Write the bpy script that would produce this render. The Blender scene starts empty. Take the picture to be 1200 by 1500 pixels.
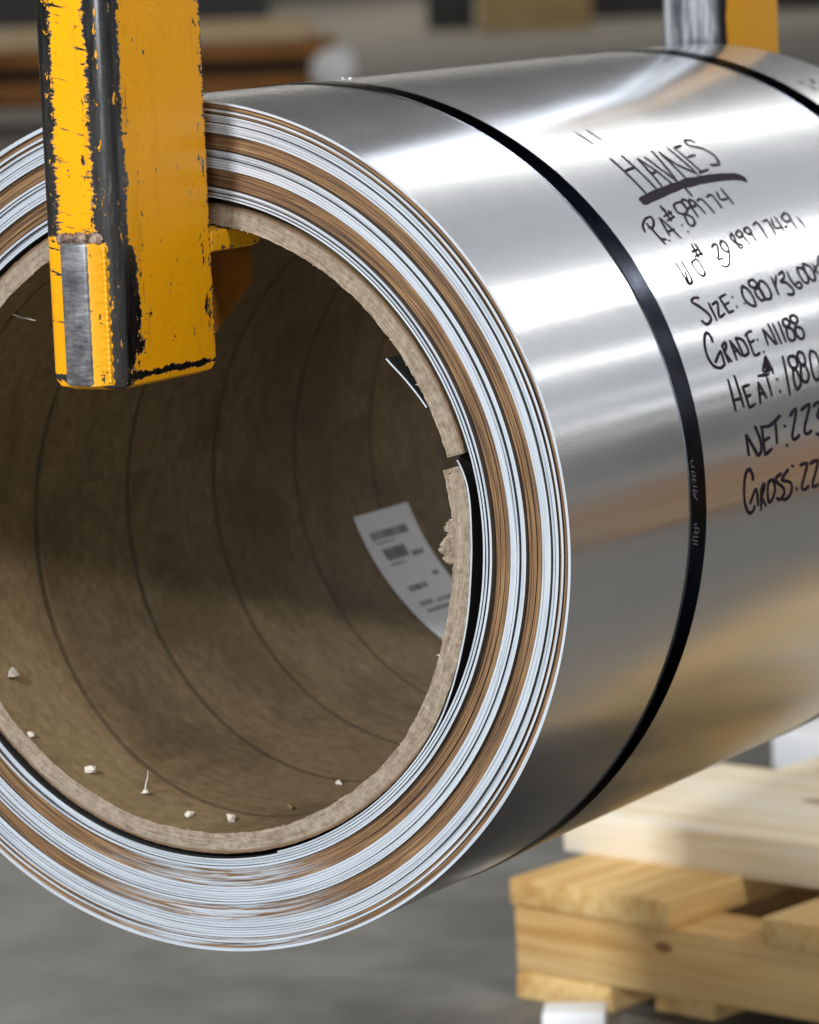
import bpy, bmesh, math, random
from mathutils import Vector, Matrix, noise

scene = bpy.context.scene
COL = scene.collection
R = math.radians
random.seed(7)

# ------------------------------------------------------------------ camera
# coil axis = +Y, front face of the coil at y = 0, axis at z = 0, floor at z = -0.739
FLOOR = -0.739
cam_d = bpy.data.cameras.new('camera')
cam = bpy.data.objects.new('camera', cam_d)
COL.objects.link(cam)
rt = Vector((0.86863043, 0.49376509, -0.04095391))
up = Vector((-0.03459624, 0.14290229, 0.98913196))
fw = Vector((-0.49425123, 0.85777327, -0.14121169))
cam.matrix_world = Matrix(((rt.x, up.x, -fw.x, 1.67854), (rt.y, up.y, -fw.y, -2.57525), (rt.z, up.z, -fw.z, 0.44471), (0, 0, 0, 1)))
cam_d.sensor_fit = 'HORIZONTAL'
cam_d.sensor_width = 36.0
cam_d.lens = 179.29
cam_d.clip_end = 600
cam_d.dof.use_dof = True
cam_d.dof.focus_distance = 3.0
cam_d.dof.aperture_fstop = 11.0
scene.camera = cam

# ------------------------------------------------------------------ light
world = bpy.data.worlds.new('World')
scene.world = world
world.use_nodes = True
bg = world.node_tree.nodes['Background']
bg.inputs['Color'].default_value = (1.0, 0.97, 0.93, 1)
bg.inputs['Strength'].default_value = 0.13


def area(name, loc, size, size_y, power, color, target=None):
    d = bpy.data.lights.new(name, 'AREA')
    d.shape = 'RECTANGLE'
    d.size = size
    d.size_y = size_y
    d.energy = power
    d.color = color
    o = bpy.data.objects.new(name, d)
    COL.objects.link(o)
    o.location = loc
    if target is not None:
        o.rotation_euler = (Vector(target) - Vector(loc)).to_track_quat('-Z', 'Y').to_euler()
    return o


# rows of strip lamps under the hall roof, running parallel to the coil, and an added fill panel for the pale roof between them
for x, wd, y0, pw in ((-1.1, .45, -3, 1100), (4.4, .36, 7, 700), (10.0, .3, 10, 700), (17.0, .4, 10, 330), (24.0, .8, 10, 1200), (36.0, .9, 10, 1200)):
    area('ceiling_and_fill_lamp', (x, (y0 + 80) / 2, 6.0), wd, 80 - y0, pw, (1.0, 0.98, 0.95))
for x in (-23, -30):
    area('ceiling_and_fill_lamp', (x, 30, 6.0), 1.2, 86, 1700, (1.0, 0.93, 0.80))  # rows added to brighten the far floor on the left
area('roof_fill_panel', (14, 47, 6.6), 30, 78, 2900, (0.88, 0.94, 1.0))  # added panel, fills the dark bands mirrored between the lamp rows
# high bay key lamp in front of the coil, then fill lamps added around it
area('high_bay_and_fill_lamp', (-0.5, -7.1, 4.3), .5, .5, 780, (0.94, 0.97, 1.0), (0, 0, 0))
area('high_bay_and_fill_lamp', (9.0, -2.5, 6.5), 1.4, 1.4, 520, (1.0, 0.97, 0.92), (0, 0, 0))  # added fill from the right, brightens the pallet and arm side
area('high_bay_and_fill_lamp', (5.0, 15.0, 6.0), .45, 5.0, 300, (1.0, 0.98, 0.95))  # added to brighten the label through the far end of the core
area('low_front_fill', (3.4, -9.5, 1.4), 3.0, 2.6, 300, (0.95, 0.98, 1.0), (0, 1, -.4))  # added low fill from the front, no door known there

vs = scene.view_settings
vs.view_transform = 'Standard'
vs.look = 'None'
vs.gamma = 1
vs.use_curve_mapping = False
vs.exposure = 0.0

# ------------------------------------------------------------------ helpers


class NT:
    def __init__(self, name):
        self.m = bpy.data.materials.new(name)
        self.m.use_nodes = True
        self.t = self.m.node_tree
        self.b = self.t.nodes['Principled BSDF']

    def n(self, typ, ins=None, **kw):
        nd = self.t.nodes.new(typ)
        for k, v in kw.items():
            setattr(nd, k, v)
        for k, v in (ins or {}).items():
            s = nd.inputs[k]
            if hasattr(v, 'bl_idname') or isinstance(v, bpy.types.NodeSocket):
                self.t.links.new(v, s)
            else:
                s.default_value = v
        return nd

    def math(self, op, a, b=0.0, c=None, clamp=False):
        nd = self.t.nodes.new('ShaderNodeMath')
        nd.operation = op
        nd.use_clamp = clamp
        for i, v in enumerate((a, b) if c is None else (a, b, c)):
            if isinstance(v, bpy.types.NodeSocket):
                self.t.links.new(v, nd.inputs[i])
            else:
                nd.inputs[i].default_value = v
        return nd.outputs[0]

    def mix(self, f, a, b):
        nd = self.t.nodes.new('ShaderNodeMix')
        nd.data_type = 'RGBA'
        for k, v in ((0, f), (6, a), (7, b)):
            if isinstance(v, bpy.types.NodeSocket):
                self.t.links.new(v, nd.inputs[k])
            else:
                nd.inputs[k].default_value = v if k == 0 else (*v, 1) if len(v) == 3 else v
        return nd.outputs[2]

    def ramp(self, f, stops):
        nd = self.t.nodes.new('ShaderNodeValToRGB')
        self.t.links.new(f, nd.inputs[0])
        e = nd.color_ramp.elements
        while len(e) < len(stops):
            e.new(0.5)
        for el, (p, c) in zip(e, stops):
            el.position = p
            el.color = (*c, 1) if not isinstance(c, (int, float)) else (c, c, c, 1)
        return nd.outputs[0]

    def coord(self, which='Object'):
        return self.n('ShaderNodeTexCoord').outputs[which]

    def sep(self, v):
        return self.n('ShaderNodeSeparateXYZ', {0: v}).outputs

    def comb(self, x, y, z):
        nd = self.t.nodes.new('ShaderNodeCombineXYZ')
        for i, v in enumerate((x, y, z)):
            if isinstance(v, bpy.types.NodeSocket):
                self.t.links.new(v, nd.inputs[i])
            else:
                nd.inputs[i].default_value = v
        return nd.outputs[0]

    def noise(self, vec, scale, detail=4, rough=.55, dist=0):
        return self.n('ShaderNodeTexNoise', {'Vector': vec, 'Scale': scale, 'Detail': detail, 'Roughness': rough, 'Distortion': dist}).outputs[0]

    def step(self, v, lo, hi):
        nd = self.n('ShaderNodeMapRange', {0: v, 1: lo, 2: hi}, interpolation_type='SMOOTHSTEP')
        return nd.outputs[0]

    def polar(self):
        """angle about Y in radians, radius, y"""
        x, y, z = self.sep(self.coord())
        return self.math('ARCTAN2', z, x), self.math('SQRT', self.math('ADD', self.math('MULTIPLY', x, x), self.math('MULTIPLY', z, z))), y, x, z

    def set(self, **kw):
        for k, v in kw.items():
            s = self.b.inputs[k.replace('_', ' ')]
            if isinstance(v, bpy.types.NodeSocket):
                self.t.links.new(v, s)
            else:
                s.default_value = (*v, 1) if isinstance(v, tuple) and len(v) == 3 else v
        return self

    def bump(self, h, strength, dist=.001):
        nd = self.n('ShaderNodeBump', {'Strength': strength, 'Distance': dist, 'Height': h})
        self.t.links.new(nd.outputs[0], self.b.inputs['Normal'])
        return nd


def ob(name, verts, faces, mat, parent=None, smooth=None, origin=None):
    me = bpy.data.meshes.new(name)
    me.from_pydata([tuple(v) for v in verts], [], faces)
    me.update()
    bm = bmesh.new()
    bm.from_mesh(me)
    bmesh.ops.recalc_face_normals(bm, faces=bm.faces)
    bm.to_mesh(me)
    bm.free()
    if smooth:
        me.shade_smooth()
        me.set_sharp_from_angle(angle=smooth)
    if mat:
        me.materials.append(mat)
    o = bpy.data.objects.new(name, me)
    COL.objects.link(o)
    if parent is not None:
        attach(o, parent)
    return o


def world_loc(o):
    v = Vector(o.location)
    while o.parent:
        o = o.parent
        v += Vector(o.location)
    return v


def attach(o, parent):
    """mesh data stays in scene coordinates; cancel the parent's location"""
    o.parent = parent
    o.location = Vector(o.location) - world_loc(parent)


def thing(name, label, cat, loc=(0, 0, 0), group=None):
    o = bpy.data.objects.new(name, None)
    o.empty_display_size = .05
    COL.objects.link(o)
    o.location = loc
    return tag(o, label, cat, group)


def tag(o, label, cat, group=None):
    o['label'] = label
    o['category'] = cat
    if group:
        o['group'] = group
    return o


def polar_pt(r, th, y):
    return (r * math.cos(th), y, r * math.sin(th))


def gn(x, y=0.0, z=0.0):
    return noise.noise(Vector((x, y, z)))


def lerp_table(tab, x):
    if x <= tab[0][0]:
        return tab[0][1]
    for (a, b), (c, d) in zip(tab, tab[1:]):
        if x <= c:
            t = (x - a) / (c - a)
            t = t * t * (3 - 2 * t)
            return b + (d - b) * t
    return tab[-1][1]


def ring(name, rin, rout, yf, yb, th0, th1, n, mat, parent, rad=1, axial=1, smooth=.6):
    """a (partial) tube about the coil axis. rin/rout(th, y) -> radius, yf/yb(th) -> ends.
    front face has rad subdivisions, the walls have axial subdivisions."""
    closed = abs(abs(th1 - th0) - 2 * math.pi) < 1e-6
    loops = []
    m = n if closed else n + 1
    for k in range(m):
        th = th0 + (th1 - th0) * k / n
        a, b = yf(th), yb(th)
        sec = []
        for j in range(rad + 1):                      # front face, inner -> outer
            t = j / rad
            sec.append(polar_pt(rin(th, a) * (1 - t) + rout(th, a) * t, th, a))
        for j in range(1, axial + 1):                 # outer wall, front -> back
            y = a + (b - a) * j / axial
            sec.append(polar_pt(rout(th, y), th, y))
        for j in range(axial, 0, -1):                 # inner wall, back -> front
            y = a + (b - a) * j / axial
            sec.append(polar_pt(rin(th, y), th, y))
        loops.append(sec)
    q = len(loops[0])
    V = [v for s in loops for v in s]
    F = []
    for k in range(n):
        k2 = (k + 1) % m
        for j in range(q):
            j2 = (j + 1) % q
            F.append((k * q + j, k * q + j2, k2 * q + j2, k2 * q + j))
    if not closed:
        F.append(tuple(range(q)))
        F.append(tuple((m - 1) * q + j for j in reversed(range(q))))
    return ob(name, V, F, mat, parent, smooth)


def box(name, c, s, mat, parent=None, rot=0.0, bev=.003, seg=2, local=False, jit=0.0):
    """bevelled box, centre c, full size s, turned rot about z. Keeps its own origin at c."""
    bm = bmesh.new()
    bmesh.ops.create_cube(bm, size=1)
    for v in bm.verts:
        v.co = Vector((v.co.x * s[0], v.co.y * s[1], v.co.z * s[2]))
        if jit:
            v.co += Vector((random.uniform(-jit, jit), random.uniform(-jit, jit), random.uniform(-jit, jit)))
    if bev:
        bmesh.ops.bevel(bm, geom=list(bm.edges), offset=bev, segments=seg, affect='EDGES', profile=.5)
    me = bpy.data.meshes.new(name)
    bm.to_mesh(me)
    bm.free()
    me.shade_smooth()
    me.set_sharp_from_angle(angle=.5)
    me.materials.append(mat)
    o = bpy.data.objects.new(name, me)
    COL.objects.link(o)
    o.rotation_euler = (0, 0, rot)
    if parent is not None:
        o.parent = parent
        o.location = Vector(c) - world_loc(parent)
    else:
        o.location = c
    return o


def tube(name, pts, rad, mat, parent=None, seg=6):
    V, F = [], []
    pts = [Vector(p) for p in pts]
    for i, p in enumerate(pts):
        d = (pts[min(i + 1, len(pts) - 1)] - pts[max(i - 1, 0)]).normalized()
        a = d.orthogonal().normalized()
        b = d.cross(a)
        r = rad(i / (len(pts) - 1)) if callable(rad) else rad
        for k in range(seg):
            t = 2 * math.pi * k / seg
            V.append(p + a * (r * math.cos(t)) + b * (r * math.sin(t)))
    for i in range(len(pts) - 1):
        for k in range(seg):
            k2 = (k + 1) % seg
            F.append((i * seg + k, i * seg + k2, (i + 1) * seg + k2, (i + 1) * seg + k))
    F.append(tuple(range(seg)))
    F.append(tuple((len(pts) - 1) * seg + k for k in range(seg)))
    return ob(name, V, F, mat, parent, 1.0)


# ------------------------------------------------------------------ materials
def m_sheet():
    t = NT('rolled_sheet')
    th, r, y, x, z = t.polar()
    v = t.comb(t.math('MULTIPLY', th, .8), t.math('MULTIPLY', y, 800.0), 0.0)
    brush = t.noise(v, 1.0, 5, .6)
    cloud = t.noise(t.coord(), 5.0, 3, .5)
    t.set(Metallic=1.0, Base_Color=t.mix(cloud, (.56, .575, .60), (.64, .65, .67)), Anisotropic=.65, Anisotropic_Rotation=.25)
    rg = t.math('ADD', t.math('MULTIPLY', brush, .05), t.math('MULTIPLY', cloud, .12))
    t.set(Roughness=t.math('ADD', rg, .10))
    tg = t.n('ShaderNodeTangent', direction_type='RADIAL', axis='Y')
    t.t.links.new(tg.outputs[0], t.b.inputs['Tangent'])
    bp = t.bump(brush, .045, .0003)
    # second, hazier lobe: the satin scatter of the rolled finish
    hz = t.n('ShaderNodeBsdfAnisotropic', {'Color': (.60, .615, .64, 1), 'Roughness': t.math('ADD', .24, t.math('MULTIPLY', cloud, .14)), 'Anisotropy': .55, 'Rotation': .25})
    t.t.links.new(tg.outputs[0], hz.inputs['Tangent'])
    t.t.links.new(bp.outputs[0], hz.inputs['Normal'])
    mx = t.n('ShaderNodeMixShader', {0: .17})
    t.t.links.new(t.b.outputs[0], mx.inputs[1])
    t.t.links.new(hz.outputs[0], mx.inputs[2])
    out = [n for n in t.t.nodes if n.bl_idname == 'ShaderNodeOutputMaterial'][0]
    t.t.links.new(mx.outputs[0], out.inputs['Surface'])
    return t.m


def m_edge():
    t = NT('sheared_edge')
    th, r, y, x, z = t.polar()
    v = t.comb(t.math('MULTIPLY', th, 2.0), t.math('MULTIPLY', r, 700.0), 0.0)
    f = t.noise(v, 1.0, 5, .65)
    sp = t.noise(t.coord(), 900, 2, .5)
    c = t.mix(t.math('MULTIPLY', t.step(f, .48, .66), .8), (.60, .66, .74), (.24, .28, .34))
    c = t.mix(t.math('MULTIPLY', t.step(sp, .62, .7), .4), c, (.74, .78, .82))
    t.set(Base_Color=c, Metallic=.35, Roughness=.42)
    t.bump(f, .3, .0003)
    return t.m


def m_edge_brown():
    t = NT('brown_edge')  # streaky brown colour of the recessed wrap edges
    th, r, y, x, z = t.polar()
    v = t.comb(t.math('MULTIPLY', th, 5.0), t.math('MULTIPLY', r, 1050.0), 0.0)
    f = t.noise(v, 1.0, 6, .68, .5)
    big = t.noise(t.comb(t.math('MULTIPLY', th, 2.0), t.math('MULTIPLY', r, 260.0), 3.0), 1.0, 3)
    f = t.math('ADD', t.math('MULTIPLY', f, .75), t.math('MULTIPLY', big, .25))
    brown = t.ramp(f, ((.33, (.020, .009, .004)), (.43, (.085, .040, .014)), (.52, (.21, .106, .036)), (.66, (.42, .25, .10))))
    # towards the bottom of the coil the brown breaks up into streaks
    w = t.math('ABSOLUTE', t.math('ADD', th, R(88)))
    br = t.noise(t.comb(t.math('MULTIPLY', th, 5.0), t.math('MULTIPLY', r, 480.0), 9.0), 1.0, 4, .6, .5)
    k = t.math('SUBTRACT', 1.0, t.math('MULTIPLY', t.math('SUBTRACT', 1.0, t.step(w, R(4), R(26))), t.step(br, .40, .58)))
    k = t.math('MULTIPLY', k, .97)
    c = t.mix(k, (.46, .52, .59), brown)
    t.set(Base_Color=c, Metallic=.15, Roughness=.5)
    t.bump(f, .4, .0004)
    return t.m


def m_strap():
    t = NT('black_strap')
    th, r, y, x, z = t.polar()
    f = t.noise(t.comb(t.math('MULTIPLY', th, 2.0), t.math('MULTIPLY', y, 600.0), 0.0), 1.0, 3)
    c = t.noise(t.coord(), 60, 4, .6)
    t.set(Base_Color=t.mix(c, (.055, .057, .064), (.10, .104, .115)), Metallic=1.0, Specular_Tint=(.16, .16, .17), Roughness=t.math('ADD', t.math('MULTIPLY', f, .14), .13))
    t.b.inputs['Specular IOR Level'].default_value = .16
    t.bump(f, .08, .0005)
    return t.m


def m_ink():
    t = NT('marker_ink')
    n = t.noise(t.coord(), 160, 3, .6)
    t.set(Base_Color=t.mix(n, (.004, .002, .007), (.018, .008, .026)), Roughness=.6)
    t.b.inputs['Specular IOR Level'].default_value = .1
    return t.m


def m_core():
    t = NT('core_board_inside')
    th, r, y, x, z = t.polar()
    # spiral seams of the wound board
    ph = t.math('DIVIDE', t.math('ADD', y, t.math('MULTIPLY', th, .271 / (2 * math.pi))), .1355)
    ph = t.math('ADD', ph, -.018)
    fr = t.math('ABSOLUTE', t.math('SUBTRACT', t.math('FRACT', t.math('ADD', ph, .5)), .5))
    seam = t.math('SUBTRACT', 1.0, t.step(fr, .006, .040))
    fib = t.noise(t.comb(t.math('MULTIPLY', th, 18.0), t.math('MULTIPLY', y, 95.0), 0.0), 1.0, 6, .68, .3)
    mot = t.noise(t.comb(t.math('MULTIPLY', th, 2.2), t.math('MULTIPLY', y, 9.0), 4.0), 1.0, 5, .6, .6)
    c = t.ramp(fib, ((.22, (.118, .076, .036)), (.5, (.185, .129, .066)), (.78, (.25, .185, .105))))
    dk = t.step(mot, .42, .66)
    c = t.mix(t.math('MULTIPLY', dk, .45), c, (.056, .034, .013))
    c = t.mix(t.math('MULTIPLY', seam, .5), c, (.035, .022, .012))
    t.set(Base_Color=c, Roughness=.75)
    t.b.inputs['Specular IOR Level'].default_value = .25
    h = t.math('SUBTRACT', t.math('MULTIPLY', fib, .5), seam)
    t.bump(h, .5, .0012)
    return t.m


def m_core_end():
    t = NT('core_board_cut')
    th, r, y, x, z = t.polar()
    ply = t.noise(t.comb(t.math('MULTIPLY', th, 11.0), t.math('MULTIPLY', r, 520.0), 0.0), 1.0, 6, .72)
    fuzz = t.noise(t.coord(), 170, 6, .7)
    f = t.math('ADD', t.math('MULTIPLY', ply, .55), t.math('MULTIPLY', fuzz, .45))
    c = t.ramp(f, ((.30, (.075, .052, .033)), (.42, (.205, .158, .112)), (.55, (.32, .262, .20)), (.70, (.46, .40, .33))))
    ed = t.step(t.math('ADD', r, t.math('MULTIPLY', fuzz, .004)), .2500, .2522)
    c = t.mix(t.math('MULTIPLY', ed, .75), c, (.12, .06, .025))
    t.set(Base_Color=c, Roughness=.9)
    t.b.inputs['Specular IOR Level'].default_value = .2
    t.bump(f, 1.0, .0018)
    return t.m


def m_paint():
    """yellow paint worn to dark steel along the corners; axes are scene metres"""
    t = NT('worn_yellow_paint')
    x, y, z = t.sep(t.coord())
    p = t.coord()
    n1 = t.noise(p, 95, 8, .68)
    nh = t.noise(t.comb(t.math('MULTIPLY', x, 60.0), t.math('MULTIPLY', y, 60.0), t.math('MULTIPLY', z, 420.0)), 1.0, 5, .65)
    nlow = t.noise(t.comb(0.0, 0.0, t.math('MULTIPLY', z, 16.0)), 1.0, 3, .6)

    def corner(cx, cy, w, zlo=None):
        dx = t.math('SUBTRACT', x, cx)
        dy = t.math('SUBTRACT', y, cy)
        d = t.math('SQRT', t.math('ADD', t.math('MULTIPLY', dx, dx), t.math('MULTIPLY', dy, dy)))
        e = t.math('ADD', d, t.math('MULTIPLY', t.math('SUBTRACT', n1, .5), .016))
        e = t.math('ADD', e, t.math('MULTIPLY', t.math('SUBTRACT', nh, .5), .014))
        e = t.math('ADD', e, t.math('MULTIPLY', t.math('SUBTRACT', nlow, .5), .010))
        k = t.math('SUBTRACT', 1.0, t.step(e, w, w + .0020))
        if zlo:
            k = t.math('MULTIPLY', k, t.step(t.math('ADD', z, t.math('MULTIPLY', n1, .01)), zlo, zlo + .002))
        return k, d
    low = t.math('SUBTRACT', 1.0, t.step(t.math('ADD', z, t.math('MULTIPLY', n1, .03)), .236, .244))
    tip = t.math('SUBTRACT', 1.0, t.step(t.math('ADD', z, t.math('MULTIPLY', n1, .03)), .158, .166))
    sh_ = t.math('MULTIPLY', t.math('SUBTRACT', low, tip), .0115)
    k1, d1 = corner(.0448, t.math('ADD', sh_, -.1466), .0158)
    k2, d2 = corner(-.0150, -.147, .0125, .240)
    k3, d3 = corner(.0455, -.0185, .0022)
    # bottom rim
    e4 = t.math('ADD', t.math('ABSOLUTE', t.math('SUBTRACT', z, .1335)), t.math('MULTIPLY', t.math('SUBTRACT', n1, .5), .012))
    k4 = t.math('SUBTRACT', 1.0, t.step(e4, .0020, .0028))
    # chips, flakes of paint left in the worn bands, scratches running out of them
    ch = t.noise(t.comb(t.math('MULTIPLY', x, 120.0), t.math('MULTIPLY', y, 120.0), t.math('MULTIPLY', z, 62.0)), 1.0, 6, .62)
    near = t.math('SUBTRACT', 1.0, t.step(t.math('MINIMUM', d1, t.math('ADD', d3, .006)), .012, .032))
    k5 = t.step(t.math('ADD', ch, t.math('MULTIPLY', near, .075)), .664, .676)
    fl_ = t.noise(t.comb(t.math('MULTIPLY', x, 170.0), t.math('MULTIPLY', y, 170.0), t.math('MULTIPLY', z, 75.0)), 1.0, 5, .7)
    sx = t.noise(t.comb(t.math('MULTIPLY', x, 30.0), t.math('MULTIPLY', y, 30.0), t.math('ADD', t.math('MULTIPLY', z, 300.0), t.math('MULTIPLY', x, 60.0))), 1.0, 4, .6)
    k6 = t.math('MULTIPLY', t.step(sx, .645, .66), t.math('SUBTRACT', 1.0, t.step(t.math('MINIMUM', d1, d2), .020, .030)))
    vs_ = t.noise(t.comb(t.math('MULTIPLY', x, 420.0), t.math('MULTIPLY', y, 420.0), t.math('MULTIPLY', z, 14.0)), 1.0, 4, .6)
    k7 = t.math('MULTIPLY', t.step(vs_, .665, .68), t.math('SUBTRACT', 1.0, t.step(d1, .016, .034)))
    k = t.math('MAXIMUM', k1, k2)
    keep = t.math('MULTIPLY', t.step(fl_, .60, .61), t.step(t.math('MINIMUM', d1, d2), .0058, .0075))
    k = t.math('MULTIPLY', k, t.math('SUBTRACT', 1.0, keep))
    for o in (k3, k4, k5, k6, k7):
        k = t.math('MAXIMUM', k, o)
    bigv = t.noise(p, 14, 4, .6)
    yel = t.mix(bigv, (.78, .325, .002), (.87, .40, .003))
    grime = t.step(t.noise(p, 38, 6, .7), .58, .72)
    yel = t.mix(t.math('MULTIPLY', grime, .30), yel, (.36, .15, .006))
    drip = t.noise(t.comb(t.math('MULTIPLY', x, 85.0), t.math('MULTIPLY', y, 85.0), t.math('MULTIPLY', z, 6.0)), 1.0, 5, .65)
    yel = t.mix(t.math('MULTIPLY', t.step(drip, .54, .72), .30), yel, (.42, .17, .004))
    hair = t.noise(t.comb(t.math('ADD', t.math('MULTIPLY', x, 500.0), t.math('MULTIPLY', z, 260.0)), t.math('ADD', t.math('MULTIPLY', y, 500.0), t.math('MULTIPLY', z, 260.0)), t.math('MULTIPLY', z, 18.0)), 1.0, 3, .6)
    yel = t.mix(t.math('MULTIPLY', t.step(hair, .655, .69), .55), yel, (.20, .085, .01))
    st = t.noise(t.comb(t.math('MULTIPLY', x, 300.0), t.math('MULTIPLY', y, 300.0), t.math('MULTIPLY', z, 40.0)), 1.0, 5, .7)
    painted_shine = t.math('SUBTRACT', 1.0, t.step(t.math('ADD', t.math('MINIMUM', d1, t.math('ADD', d2, .001)), t.math('MULTIPLY', st, .009)), 0.0062, .0085))  # corner highlight painted into the bare steel colour
    painted_shine = t.math('MULTIPLY', t.math('MULTIPLY', painted_shine, t.step(n1, .30, .5)), t.step(z, .235, .262))
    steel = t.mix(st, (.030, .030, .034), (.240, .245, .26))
    steel = t.mix(painted_shine, steel, (.62, .64, .68))
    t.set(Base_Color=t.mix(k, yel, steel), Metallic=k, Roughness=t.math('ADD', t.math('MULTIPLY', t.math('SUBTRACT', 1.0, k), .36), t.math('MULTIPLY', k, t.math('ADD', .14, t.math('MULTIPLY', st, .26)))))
    t.b.inputs['Specular IOR Level'].default_value = .3
    h = t.math('ADD', t.math('MULTIPLY', k, -1.0), t.math('ADD', t.math('MULTIPLY', t.noise(p, 60, 5, .6), .35), t.math('MULTIPLY', t.noise(p, 11, 3, .5), 3.0)))
    t.bump(h, .55, .0007)
    return t.m


def m_paint_plain(worn=.62):
    t = NT('chipped_yellow_paint')
    p = t.coord()
    n = t.noise(p, 110, 7, .7)
    k = t.step(n, worn, worn + .015)
    yel = t.mix(t.noise(p, 20, 4), (.62, .27, .004), (.76, .38, .006))
    t.set(Base_Color=t.mix(k, yel, (.03, .028, .03)), Roughness=.4)
    t.bump(t.math('SUBTRACT', t.noise(p, 70, 5), k), .6, .0008)
    return t.m


def m_far_paint():
    """far arm: side painted, the face towards the coil scraped to bare steel"""
    t = NT('scraped_paint')
    x, y, z = t.sep(t.coord())
    n = t.noise(t.coord(), 60, 5, .65)
    k = t.math('SUBTRACT', 1.0, t.step(t.math('ADD', y, t.math('MULTIPLY', n, .012)), .944, .948))
    lines = t.step(t.noise(t.comb(t.math('MULTIPLY', x, 95.0), 0.0, t.math('MULTIPLY', z, 9.0)), 1.0, 4, .6), .36, .62)
    steel = t.mix(lines, (.06, .065, .075), (.62, .65, .70))
    edge = t.math('MAXIMUM', t.step(t.math('ADD', x, t.math('MULTIPLY', n, .006)), .0125, .0150), t.math('SUBTRACT', 1.0, t.step(t.math('ADD', x, t.math('MULTIPLY', n, .006)), -.0405, -.0385)))
    steel = t.mix(t.math('MULTIPLY', edge, .9), steel, (.018, .017, .018))
    t.set(Base_Color=t.mix(k, (.72, .34, .004), steel), Metallic=t.math('MULTIPLY', k, .7), Roughness=.36)
    return t.m


def m_bar():
    t = NT('bare_steel_bar')
    x, y, z = t.sep(t.coord())
    a = t.noise(t.comb(t.math('MULTIPLY', x, 90.0), t.math('MULTIPLY', y, 90.0), t.math('MULTIPLY', z, 420.0)), 1.0, 5, .65)
    b = t.noise(t.coord(), 55, 5, .6)
    f = t.math('ADD', t.math('MULTIPLY', a, .5), t.math('MULTIPLY', b, .5))
    c = t.ramp(f, ((.32, (.055, .055, .062)), (.48, (.20, .20, .215)), (.66, (.46, .46, .48))))
    t.set(Base_Color=c, Metallic=.75, Roughness=.42)
    t.bump(f, .5, .0006)
    return t.m


def m_weld_brown():
    t = NT('scorched_weld')
    n = t.noise(t.coord(), 140, 6, .7)
    t.set(Base_Color=t.ramp(n, ((.35, (.03, .022, .02)), (.5, (.22, .14, .10)), (.65, (.45, .36, .30)))), Roughness=.6, Metallic=.3)
    t.bump(n, 1, .002)
    return t.m


def m_wood(name, pale, mid, dark, knots=.16, along=0, rough=.7):
    t = NT(name)
    p = t.coord()
    rnd = t.n('ShaderNodeObjectInfo').outputs['Random']
    x, y, z = t.sep(p)
    a, b = (x, y) if along == 0 else (y, x)
    off = t.math('MULTIPLY', rnd, 37.0)
    v = t.comb(t.math('ADD', t.math('MULTIPLY', a, 2.2), off), t.math('MULTIPLY', b, 62.0), t.math('MULTIPLY', z, 62.0))
    wv = t.noise(v, 1.0, 6, .6, .7)
    big = t.noise(t.comb(t.math('ADD', t.math('MULTIPLY', a, 1.6), off), t.math('MULTIPLY', b, 7.0), t.math('MULTIPLY', z, 7.0)), 1.0, 3)
    f = t.math('ADD', t.math('MULTIPLY', wv, .6), t.math('MULTIPLY', big, .4))
    c = t.ramp(f, ((.38, dark), (.48, mid), (.58, pale)))
    vo = t.n('ShaderNodeTexVoronoi', {'Vector': t.comb(t.math('ADD', t.math('MULTIPLY', a, 5.0), off), t.math('MULTIPLY', b, 11.0), t.math('MULTIPLY', z, 11.0)), 'Scale': 1.0})
    kn = t.math('SUBTRACT', 1.0, t.step(vo.outputs['Distance'], knots * .55, knots))
    pick = t.sep(vo.outputs['Color'])[0]
    kn = t.math('MULTIPLY', kn, t.step(pick, .50, .54))
    c = t.mix(t.math('MULTIPLY', kn, .85), c, (dark[0] * .35, dark[1] * .25, dark[2] * .2))
    t.set(Base_Color=c, Roughness=rough)
    t.b.inputs['Specular IOR Level'].default_value = .25
    t.bump(wv, .4, .001)
    return t.m


def m_plain(name, c1, c2, scale=20, rough=.6, metal=0.0, bump=.2):
    t = NT(name)
    n = t.noise(t.coord(), scale, 5, .6)
    t.set(Base_Color=t.mix(n, c1, c2), Roughness=rough, Metallic=metal)
    t.bump(n, bump, .002)
    return t.m


def m_floor():
    t = NT('concrete_floor')
    p = t.coord()
    a = t.noise(p, .55, 6, .6, .4)
    b = t.noise(p, 7.0, 6, .65)
    c = t.noise(p, .06, 3, .5)
    f = t.math('ADD', t.math('MULTIPLY', a, .55), t.math('MULTIPLY', b, .45))
    col = t.ramp(f, ((.36, (.070, .068, .063)), (.5, (.142, .139, .129)), (.62, (.21, .205, .19))))
    col = t.mix(t.math('MULTIPLY', t.step(c, .4, .65), .5), col, (.30, .272, .215))
    t.set(Base_Color=col, Roughness=t.math('ADD', t.math('MULTIPLY', b, .25), .55))
    t.bump(b, .2, .003)
    return t.m


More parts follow.
